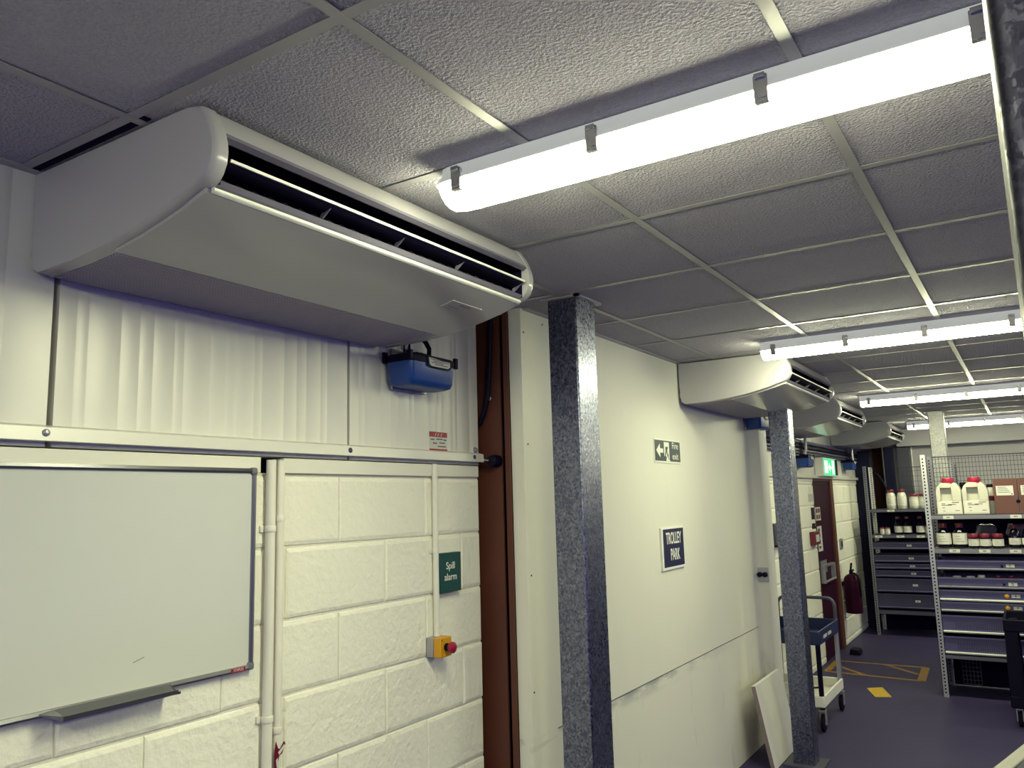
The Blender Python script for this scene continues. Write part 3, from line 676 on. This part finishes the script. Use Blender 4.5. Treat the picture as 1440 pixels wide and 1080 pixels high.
for (x, y, m_) in ((x0+.02, y0+.02, 'black'), (x1-.02, y0+.02, 'black'), (x0+.02, y1-.02, 'steelgrey'), (x1-.02, y1-.02, 'steelgrey')):
    MB(o_).tube([(x, y, .15), (x, y, .61)], .018, 12).build('leg', m_, t)
    caster(t, o_, x, y)
pts = [(x1-.02, y1+.01, .62), (x1-.02, y1+.01, .80)]
for k in range(1, 6): a = rad(k*18); pts.append((x1-.02-.06*(1-math.cos(a)), y1+.01, .80+.06*math.sin(a)))
pts2 = [(2*((x0+x1)/2)-p[0], p[1], p[2]) for p in pts[::-1]]
MB(o_).tube(pts+pts2, .013, 12).build('handle', 'darkgrey', t)
tag(MB((-1.62, 6.62, .18)).tube([(-1.66, 6.80, .185), (-1.56, 6.86, .185)], .006, 8).build('marker_pen', 'black'), 'thin black pen lying in the white lower trolley tray', 'pen')

# ------------------------------------------------------------------ shelving units
def label_card(o_, parent, x0, x1, y, z0, z1, n=3, txt=None):
    c = MB(o_).box(x0, x1, y-.0015, y, z0, z1).build('label_card', 'paper', parent)
    if txt: text(txt, (z1-z0)*.95, 'black', c, o_, ((x0+x1)/2, y-.0017, (z0+z1)/2), 'y', 1, .0005, name='lettering')
    else:
        d = MB(o_); w = (x1-x0)*.34; xa = (x0+x1)/2-w/2
        for k in range(n): d.box(xa+k*w/n, xa+k*w/n+w/n*.7, y-.002, y-.0014, (z0+z1)/2-.004, (z0+z1)/2+.005)
        d.build('print', 'darkgrey', c)
    return c
def upright(t, o_, x, y, sx, sy, h, m_='shelfgrey'):
    # L-section slotted angle, slots cut dark
    w = .042
    u = MB(o_).box(min(x, x+sx*w), max(x, x+sx*w), min(y, y+sy*.003), max(y, y+sy*.003), 0, h).box(min(x, x+sx*.003), max(x, x+sx*.003), min(y, y+sy*w), max(y, y+sy*w), 0, h).build('upright', m_, t)
    s = MB(o_); z = .03
    while z < h-.02:
        a, b_ = x+sx*.015, x+sx*.026
        s.box(min(a, b_), max(a, b_), min(y-sy*.0004, y+sy*.0034), max(y-sy*.0004, y+sy*.0034), z, z+.014)
        z += .028
    s.build('slots', 'black', u)
    return u
def wire_mesh(o_, x0, x1, y, z0, z1, dx, dz, r=.0018):
    b = MB(o_); x = x0
    while x <= x1+.001: b.box(x-r, x+r, y-r, y+r, z0, z1); x += dx
    z = z0
    while z <= z1+.001: b.box(x0, x1, y-r*2.5, y-r*.6, z-r, z+r); z += dz
    b.box(x0, x1, y-.005, y+.003, z1-.005, z1+.004)
    return b
def shelf(t, o_, x0, x1, y0, y1, z0, z1, m_):
    return MB(o_).box(x0, x1, y0, y0+.003, z0, z1).box(x0, x1, y0, y1, z1-.004, z1).box(x0, x1, y0, y0+.012, z0, z0+.003).build('shelf', m_, t)
def drawer(t, o_, x0, x1, y0, y1, z0, z1, m_, strip=None, name='drawer', perf=False):
    d = MB(o_).box(x0, x1, y0, y0+.004, z0, z1).box(x0, x1, y0, y1, z0, z0+.004).box(x0, x0+.003, y0, y1, z0, z1).box(x1-.003, x1, y0, y1, z0, z1).box(x0, x1, y1-.004, y1, z0, z1).box(x0, x1, y0-.012, y0, z1-.014, z1).build(name, m_, t)
    if strip: MB(o_).prism([(y0, z0+.002), (y0-.010, z0), (y0-.014, z0+.010), (y0-.010, z0+.018), (y0, z0+.016)], 'x', x0+.005, x1-.005).build('handle_strip', strip, d)
    if perf:
        p = MB(o_); x = x0+.10
        while x < x1-.1:
            for k in range(4): p.box(x, x+.006, y0-.0006, y0+.001, z0+.035+k*.013, z0+.041+k*.013)
            x += .016
        p.build('perforation', 'black', d)
    return d
# --- right unit
SA = (-.785, 7.786, 0)
t = thing('shelving_unit', SA, 'grey slotted-angle shelving unit with jugs and brown boxes, nearer of the two', 'shelving unit'); o_ = t.location
ya, yb, xa, xb = 7.786, 8.30, -.785, .215
upright(t, o_, xa, ya, 1, 1, 2.005, 'aluminium'); upright(t, o_, xb, ya, -1, 1, 2.005); upright(t, o_, xa, yb, 1, -1, 2.005); upright(t, o_, xb, yb, -1, -1, 2.005)
s1 = shelf(t, o_, xa+.043, xb-.043, ya, yb, 1.452, 1.492, 'shelfgrey')
s2 = shelf(t, o_, xa+.043, xb-.043, ya, yb, 1.168, 1.213, 'shelfgrey')
label_card(o_, s1, -.652, -.572, ya, 1.456, 1.484); label_card(o_, s1, -.165, -.085, ya, 1.456, 1.484)
label_card(o_, s2, -.632, -.552, ya, 1.178, 1.205); label_card(o_, s2, -.412, -.332, ya, 1.178, 1.205); label_card(o_, s2, -.195, -.115, ya, 1.178, 1.205)
xs, xe = xa+.045, xb-.045
d = drawer(t, o_, xs, xe, ya, yb-.05, 1.035, 1.115, 'shelfdark', 'shelfgrey', 'open_tray'); label_card(o_, d, -.235, -.175, ya-.001, 1.062, 1.088, txt='C')
MB(o_).lathe([(.009, 0), (.009, -.01)], (-.262, ya, 1.072), 12, 'y').build('knob', 'black', d)
d = drawer(t, o_, xs, xe, ya, yb-.05, .888, .975, 'shelfdark', 'shelfgrey', 'open_tray'); label_card(o_, d, -.232, -.170, ya-.001, .915, .942, txt='D')
MB(o_).lathe([(.009, 0), (.009, -.01)], (-.262, ya, .926), 12, 'y').build('knob', 'black', d)
d = drawer(t, o_, xs, xe, ya, yb-.05, .785, .872, 'shelfdark', 'white'); label_card(o_, d, -.220, -.160, ya-.001, .822, .848, txt='E')
MB(o_).lathe([(.015, 0), (.017, -.004), (.015, -.012), (.006, -.014)], (-.252, ya, .834), 16, 'y').build('knob', 'yellow', d)
d = drawer(t, o_, xs, xe, ya, yb-.05, .695, .775, 'shelfdark', 'aluminium'); label_card(o_, d, -.215, -.155, ya-.001, .727, .753, txt='F')
MB(o_).lathe([(.015, 0), (.017, -.004), (.015, -.012), (.006, -.014)], (-.255, ya, .742), 16, 'y').build('knob', 'yellow', d)
for z0, z1 in ((.525, .665), (.355, .495)):
    d = drawer(t, o_, xs, xe, ya, yb-.05, z0, z1, 'shelfdark', 'white', perf=True)
    MB(o_).lathe([(.009, 0), (.009, -.008)], (-.26, ya, z0+.075), 12, 'y').build('lock', 'black', d)
shelf(t, o_, xs, xe, ya, yb, .31, .345, 'shelfgrey')
wire_mesh(o_, xa+.05, xb-.05, yb-.008, 1.50, 2.0, .0265, .040).build('back_mesh', 'wire', t)
wire_mesh(o_, xa+.12, xa+.26, yb-.012, .02, .31, .028, .036).build('back_mesh', 'capgrey', t)
MB(o_).box(xa+.05, xb-.05, yb-.004, yb-.001, .01, 1.45).build('back_shade', 'seam', t)  # dark sheet standing in for the shade inside the open unit
MB(o_).box(xa+.0035, xa+.006, ya+.05, yb-.05, .01, 1.15).build('side_shade', 'seam', t)  # dark sheet along the side, shade put into its colour
# --- left, farther unit
SB = (-1.735, 10.775, 0)
t = thing('shelving_unit', SB, 'dark slotted-angle shelving unit with white bottles, farther one by the block wall', 'shelving unit'); o_ = t.location
ya, yb, xa, xb = 10.775, 11.25, -1.735, -.735
upright(t, o_, xa, ya, 1, 1, 2.02); upright(t, o_, xb, ya, -1, 1, 2.02); upright(t, o_, xa, yb, 1, -1, 2.02, 'aluminium'); upright(t, o_, xb, yb, -1, -1, 2.02)
xs, xe = xa+.045, xb-.045
s1 = shelf(t, o_, xs, xe, ya, yb, 1.455, 1.492, 'shelfmid'); label_card(o_, s1, -1.495, -1.415, ya, 1.462, 1.486)
s2 = shelf(t, o_, xs, xe, ya, yb, 1.145, 1.185, 'shelfmid')
for x in (-1.66, -1.42, -1.20): label_card(o_, s2, x, x+.085, ya, 1.152, 1.178)
for z0, z1, nm in ((1.015, 1.095, 'open_tray'), (.865, .945, 'open_tray'), (.785, .845, 'drawer'), (.690, .765, 'drawer'), (.515, .670, 'drawer'), (.325, .490, 'drawer')):
    d = drawer(t, o_, xs, xe, ya, yb-.05, z0, z1, 'shelfblue', 'shelfdark', nm)
    zz = (z0+z1)/2+.004; xo = -1.32+(1.1-z1)*.06
    label_card(o_, d, xo, xo+.055, ya-.001, zz-.012, zz+.012, 2)
shelf(t, o_, xs, xe, ya, yb, .25, .30, 'shelfmid')
wire_mesh(o_, xa+.34, xb-.05, yb-.008, 1.50, 2.0, .055, .065).build('back_mesh', 'wire', t)
MB(o_).box(xa+.05, xb-.05, yb-.004, yb-.001, .02, 1.45).build('back_shade', 'seam', t)  # dark sheet standing in for the shade at the back of this unit

# ------------------------------------------------------------------ things on the shelves
def bottle(name, x, y, z, r, h, label, cat, group, bm, cm, lm, l0, l1, neck=.4, cap=.13, shoulder=.70, capr=None, lipcap=False):
    t = thing(name, (x, y, z), label, cat, group); nr = r*neck; cr_ = capr or nr*1.25
    hb = h*(1-cap)
    MB().lathe([(r*.9, 0), (r, r*.12), (r, hb*shoulder), (r*.93, hb*(shoulder+.06)), (nr*1.25, hb*.93), (nr, hb*.96), (nr, hb)], (0, 0, 0), 20).build('body', bm, t, smooth=50)
    MB().lathe([(cr_*.96, hb-.002), (cr_, hb+.004), (cr_, h-.006), (cr_*.9, h)], (0, 0, 0), 18).build('cap', cm, t, smooth=50)
    if lm:
        lb = MB().lathe([(r+.0012, h*l0), (r+.0012, h*l1)], (0, 0, 0), 20).build('label', lm, t, smooth=50)
        d = MB()
        for k in range(3):
            zz = h*(l0+(l1-l0)*(.25+.22*k)); n = 5
            for j in range(n-k):
                a = rad(-125+j*14); a2 = rad(-125+j*14+10)
                rr_ = r+.0022
                d.loft([[(rr_*math.cos(a), rr_*math.sin(a), zz+q_), (rr_*math.cos(a2), rr_*math.sin(a2), zz+q_), (rr_*.98*math.cos(a2), rr_*.98*math.sin(a2), zz+q_), (rr_*.98*math.cos(a), rr_*.98*math.sin(a), zz+q_)] for q_ in (0, h*.012)])
        d.build('print', 'darkgrey', lb)
    return t
# farther unit, top shelf
yb_ = 10.90
for x, nm in ((-1.458, 'tall white plastic bottle with red cap, first from the left on the far shelving'), (-1.338, 'tall white plastic bottle with red cap, second from the left on the far shelving')):
    bottle('white_bottle', x, yb_, 1.492, .054, .235, nm, 'bottle', 'white bottles on the far shelving', 'plastic', 'deepred', 'paper', .18, .62, .62, .13, .74, .040)
for x, nm in ((-1.205, 'squat white jar with red lid beside the tall white bottles'), (-1.10, 'squat white jar with red lid partly hidden by the near shelving upright')):
    bottle('white_jar', x, yb_, 1.492, .054, .175, nm, 'jar', 'white jars on the far shelving', 'plastic', 'deepred', 'paper', .2, .6, .8, .15, .78, .050)
for x, nm in ((-1.585, 'little white jar with red lid, left of the small pair on the far shelving'), (-1.525, 'little white jar with red lid, right of the small pair on the far shelving')):
    bottle('small_jar', x, 10.87, 1.185, .027, .088, nm, 'jar', 'little jars on the far shelving', 'plastic', 'deepred', 'paper', .15, .6, .85, .16, .8, .026)
for x, nm in ((-1.405, 'dark bottle with white label and red cap, left one on the far lower shelf'), (-1.305, 'dark bottle with white label and red cap, middle one on the far lower shelf'), (-1.165, 'dark bottle with white label and red cap, right one on the far lower shelf')):
    bottle('dark_bottle', x, 10.90, 1.185, .046, .215, nm, 'bottle', 'dark bottles on the far shelving', 'amber', 'deepred', 'paper', .12, .46, .42, .12, .55, .024)
bottle('white_jar', -1.075, 10.90, 1.185, .040, .12, 'white jar half hidden by the near upright on the far lower shelf', 'jar', 'white jars on the far shelving', 'plastic', 'deepred', 'paper', .2, .6, .8, .15, .78, .036)
# nearer unit, top shelf: two jugs
def jug(x, y, z, label):
    t = thing('white_jug', (x, y, z), label, 'jug', 'white jugs on the near shelving')
    w, d, h = .096, .09, .272
    def outline(k, yy): 
        return [(-w*k, yy, 0), (w*k, yy, 0), (w*k, yy, .20), (w*.80*k, yy, .243), (w*.52, yy, .268), (-w*.52, yy, .268), (-w*.80*k, yy, .243), (-w*k, yy, .20)]
    b = MB()
    b.loft([outline(.98, -d+.045), outline(.98, d)])
    # front skin built round a hollow hand grip
    def P(x0, x1, z0, z1): b.box(x0, x1, -d, -d+.05, z0, z1)
    b.prism([(-w, 0), (w, 0), (w, .112), (-w, .112)], 'y', -d, -d+.05)
    b.prism([(-w, .11), (-w*.62, .11), (-w*.62, .225), (-w*.80, .243), (-w, .20)], 'y', -d, -d+.05)
    b.prism([(w*.25, .11), (w, .11), (w, .20), (w*.80, .243), (w*.25, .255)], 'y', -d, -d+.05)
    b.prism([(-w*.64, .222), (w*.27, .222), (w*.27, .262), (-w*.5, .268), (-w*.8, .243)], 'y', -d, -d+.05)
    b.build('body', 'plastic', t, bevel=.006, segs=3)
    MB().lathe([(.044, .262), (.047, .268), (.047, .305), (.044, .310)], (0, -.02, 0), 20).build('cap', 'red', t)
    MB().lathe([(.040, .25), (.040, .266)], (0, -.02, 0), 16).build('neck', 'plastic', t)
    lb = MB().box(-w+.008, w-.008, -d-.0012, -d, .015, .108).build('label', 'paper', t)
    p = MB()
    for x0_, x1_, zz in ((-.06, -.03, .088), (-.06, .02, .076), (-.055, -.035, .055), (-.05, -.035, .028), (.04, .075, .03), (-.01, .05, .082)): p.box(x0_, x1_, -d-.0017, -d-.001, zz, zz+.005)
    p.build('print', 'darkgrey', lb)
    MB().box(.02, .075, -d-.0017, -d-.001, .097, .103).build('red_line', 'deepred', lb)
    return t
jug(-.598, 7.925, 1.492, 'white plastic jug with red cap, left of the pair on the near shelving')
jug(-.400, 7.925, 1.492, 'white plastic jug with red cap, right of the pair beside the brown boxes')
bottle('slim_bottle', -.294, 8.02, 1.492, .030, .245, 'slim clear bottle with black cap and dark red band, between jugs and brown boxes', 'bottle', None, 'paper', 'black', 'deepred', .44, .60, .7, .09, .8, .024)
for x, lab in ((-.500, 'black bottle top showing behind the gap between the two jugs'),):
    bottle('dark_bottle', x, 8.13, 1.492, .045, .27, lab, 'bottle', None, 'amber', 'black', 'paper', .15, .5, .5, .12, .6, .026)
def carton(x0, x1, z, label):
    t = thing('brown_carton', ((x0+x1)/2, 7.93, z), label, 'box', 'brown cartons on the near shelving'); o_ = t.location
    h = .288
    MB(o_).box(x0, x1, 7.815, 8.06, z, z+h).build('box', 'cardboard', t, bevel=.002)
    MB(o_).lathe([(.016, 0), (.016, -.001)], (x1-.004, 7.815, z+.10), 14, 'y').build('hand_hole', 'black', t)
    lb = MB(o_).box(x0+.018, x0+.14, 7.8135, 7.815, z+.15, z+.232).build('label', 'paper', t)
    p = MB(o_)
    for k in range(4): p.box(x0+.03, x0+.09+.01*k, 7.813, 7.8136, z+.215-k*.014, z+.219-k*.014)
    p.box(x0+.122, x0+.133, 7.813, 7.8136, z+.156, z+.164); p.build('print', 'darkgrey', lb)
    MB(o_).box(x0+.018, x0+.14, 7.813, 7.8137, z+.229, z+.233).build('red_edge', 'deepred', lb)
carton(-.262, -.092, 1.492, 'brown cardboard carton with white label, beside the white jugs')
carton(-.088, .082, 1.492, 'brown cardboard carton with white label, second from the white jugs')
# nearer unit, second shelf
for x, lab in ((-.668, 'large dark bottle with red cap, leftmost on the near second shelf'), (-.546, 'large dark bottle with red cap, second on the near second shelf')):
    bottle('dark_bottle', x, 7.87, 1.213, .056, .205, lab, 'bottle', 'large dark bottles on the near shelving', 'amber', 'deepred', 'paper', .15, .60, .48, .17, .66, .030)
for x, lab in ((-.446, 'squat dark jar with wide red lid, left of three on the near second shelf'), (-.362, 'squat dark jar with wide red lid, middle of three on the near second shelf'), (-.272, 'squat dark jar with wide red lid, right of three on the near second shelf')):
    bottle('dark_jar', x, 7.85, 1.213, .041, .118, lab, 'jar', 'squat dark jars on the near shelving', 'amber', 'deepred', 'paper', .16, .64, .9, .28, .85, .041)
for x, lab in ((-.152, 'dark bottle with dark red cap, left of three below the cartons'), (-.062, 'dark bottle with dark red cap, middle of three below the cartons'), (.030, 'dark bottle with dark red cap, right of three below the cartons')):
    bottle('dark_bottle', x, 7.87, 1.213, .042, .185, lab, 'bottle', 'dark bottles below the cartons', 'amber', 'deepred', 'paper', .16, .44, .5, .14, .62, .026)
# crumpled clear bags at the back of the second shelf
def bag(x, w, label):
    b = MB((x, 8.08, 1.213)); n = 9
    rings = []
    for i in range(6):
        z = 1.214+i*.036; k = 1-.1*abs(i-2.2)
        rings.append([(x+w*k*math.cos(2*math.pi*j/n)*(1+random.uniform(-.22, .22)), 8.08+.06*k*math.sin(2*math.pi*j/n)*(1+random.uniform(-.25, .25)), z+random.uniform(-.012, .012) if 0 < i else z) for j in range(n)])
    b.loft(rings)
    return tag(b.build('plastic_bag', 'bagfilm', smooth=0), label, 'bag', 'crumpled bags on the near shelving')
mat('bagfilm', (.10, .10, .16), .12, .3, coat=.6)
bag(-.36, .10, 'crumpled shiny bag behind the squat dark jars'); bag(-.10, .12, 'crumpled shiny bag behind the dark bottles below the cartons')
# oddments in the open tray D
for x, r, m_, lab in ((-.60, .035, 'paper', 'white lid lying in the open tray marked D, left one'), (-.50, .035, 'paper', 'white lid lying in the open tray marked D, middle one'), (-.42, .030, 'paper', 'white round lid standing in the open tray marked D')):
    tag(MB((x, 7.86, .892)).lathe([(r*.9, 0), (r, .006), (r, .07), (r*.85, .088 if x < -.45 else .098)], (x, 7.86, .893), 16).build('small_pot', m_), lab, 'pot', 'white pots in tray D')
for x, lab in ((-.30, 'dark red capped bottle lying low in the open tray marked D, left one'), (-.21, 'dark red capped bottle lying low in the open tray marked D, right one')):
    bottle('short_bottle', x, 7.90, .893, .030, .095, lab, 'bottle', 'short bottles in tray D', 'amber', 'deepred', None, 0, 0, .8, .2, .8, .026)

# ------------------------------------------------------------------ black utility cart at the right edge
t = thing('utility_cart', (.10, 7.3, 0), 'black utility cart on casters at the right edge, before the near shelving', 'cart'); o_ = t.location
x0, x1, y0, y1 = -.275, .42, 7.02, 7.58
for zz in (.13, .665):
    b = MB(o_); tray(b, x0, x1, y0, y1, zz, zz+.085, .02); b.build('tray', 'black', t, bevel=.006)
for x, y in ((x0+.045, y0+.045), (x1-.045, y0+.045), (x0+.045, y1-.045), (x1-.045, y1-.045)):
    MB(o_).prism([(x-.05, .13), (x+.05, .13), (x+.04, .70), (x-.04, .70)], 'y', y-.035, y+.035).build('leg', 'black', t, bevel=.008)
    caster(t, o_, x, y, .05)
# ------------------------------------------------------------------ pale-edged bench corner at the lower right
t = thing('work_bench', (-.185, 2.75, 0), 'dark bench top with a pale edge strip at the lower right corner', 'bench', rz=-math.atan2(.076, .31))
MB().box(.042, .62, -.55, .95, .868, .896).build('bench_top', 'navy', t, bevel=.002)
MB().box(0, .042, -.55, .95, .86, .900).build('edge_strip', 'edging', t, bevel=.003)
for x, y in ((.03, -.5), (.57, -.5), (.03, .9), (.57, .9)): MB().box(x, x+.04, y, y+.04, 0, .866).build('leg', 'shelfdark', t)

# ------------------------------------------------------------------ dark corner at the far end
tag(MB((-1.82, 11.40, 0)).prism([(-1.94, 11.37), (-1.735, 11.37), (-1.735, 11.385), (-1.92, 11.40), (-1.94, 11.44)], 'z', 0, 2.24).build('corner_post', 'navy'), 'tall navy post at the far end of the block wall', 'post')
t = thing('rusty_stanchion', (-1.66, 11.7, 0), 'rust-brown steel stanchion in the dark far corner', 'column'); o_ = t.location
MB(o_).box(-1.74, -1.62, 11.66, 11.674, 0, H).build('flange', 'rust', t); MB(o_).box(-1.685, -1.675, 11.674, 11.8, 0, H).build('web', 'rust', t)
tag(MB((-1.53, 11.55, 0)).box(-1.58, -1.47, 11.50, 11.60, 0, 2.28).build('duct', 'navy', bevel=.006), 'dark upright cable duct right of the rusty stanchion', 'duct')
tag(MB((-1.36, 11.75, 0)).box(-1.45, -1.29, 11.70, 11.84, 0, 2.28).build('duct', 'darkgrey', bevel=.006), 'blue-grey upright duct behind the white bottles', 'duct')
tag(MB((-1.27, 11.78, 0)).box(-1.285, -1.27, 11.80, 11.84, 1.4, 2.28).build('conduit', 'aluminium'), 'thin bright upright conduit on the back wall', 'conduit')
tag(MB((-1.7, 11.45, 1.8)).tube([(-1.80, 11.335, 1.96), (-1.72, 11.335, 1.97), (-1.64, 11.34, 1.92), (-1.58, 11.35, 1.80), (-1.54, 11.36, 1.62), (-1.52, 11.37, 1.45)], .014, 10).build('black_hose', 'black'), 'black hose curving down in the dark far corner', 'hose')
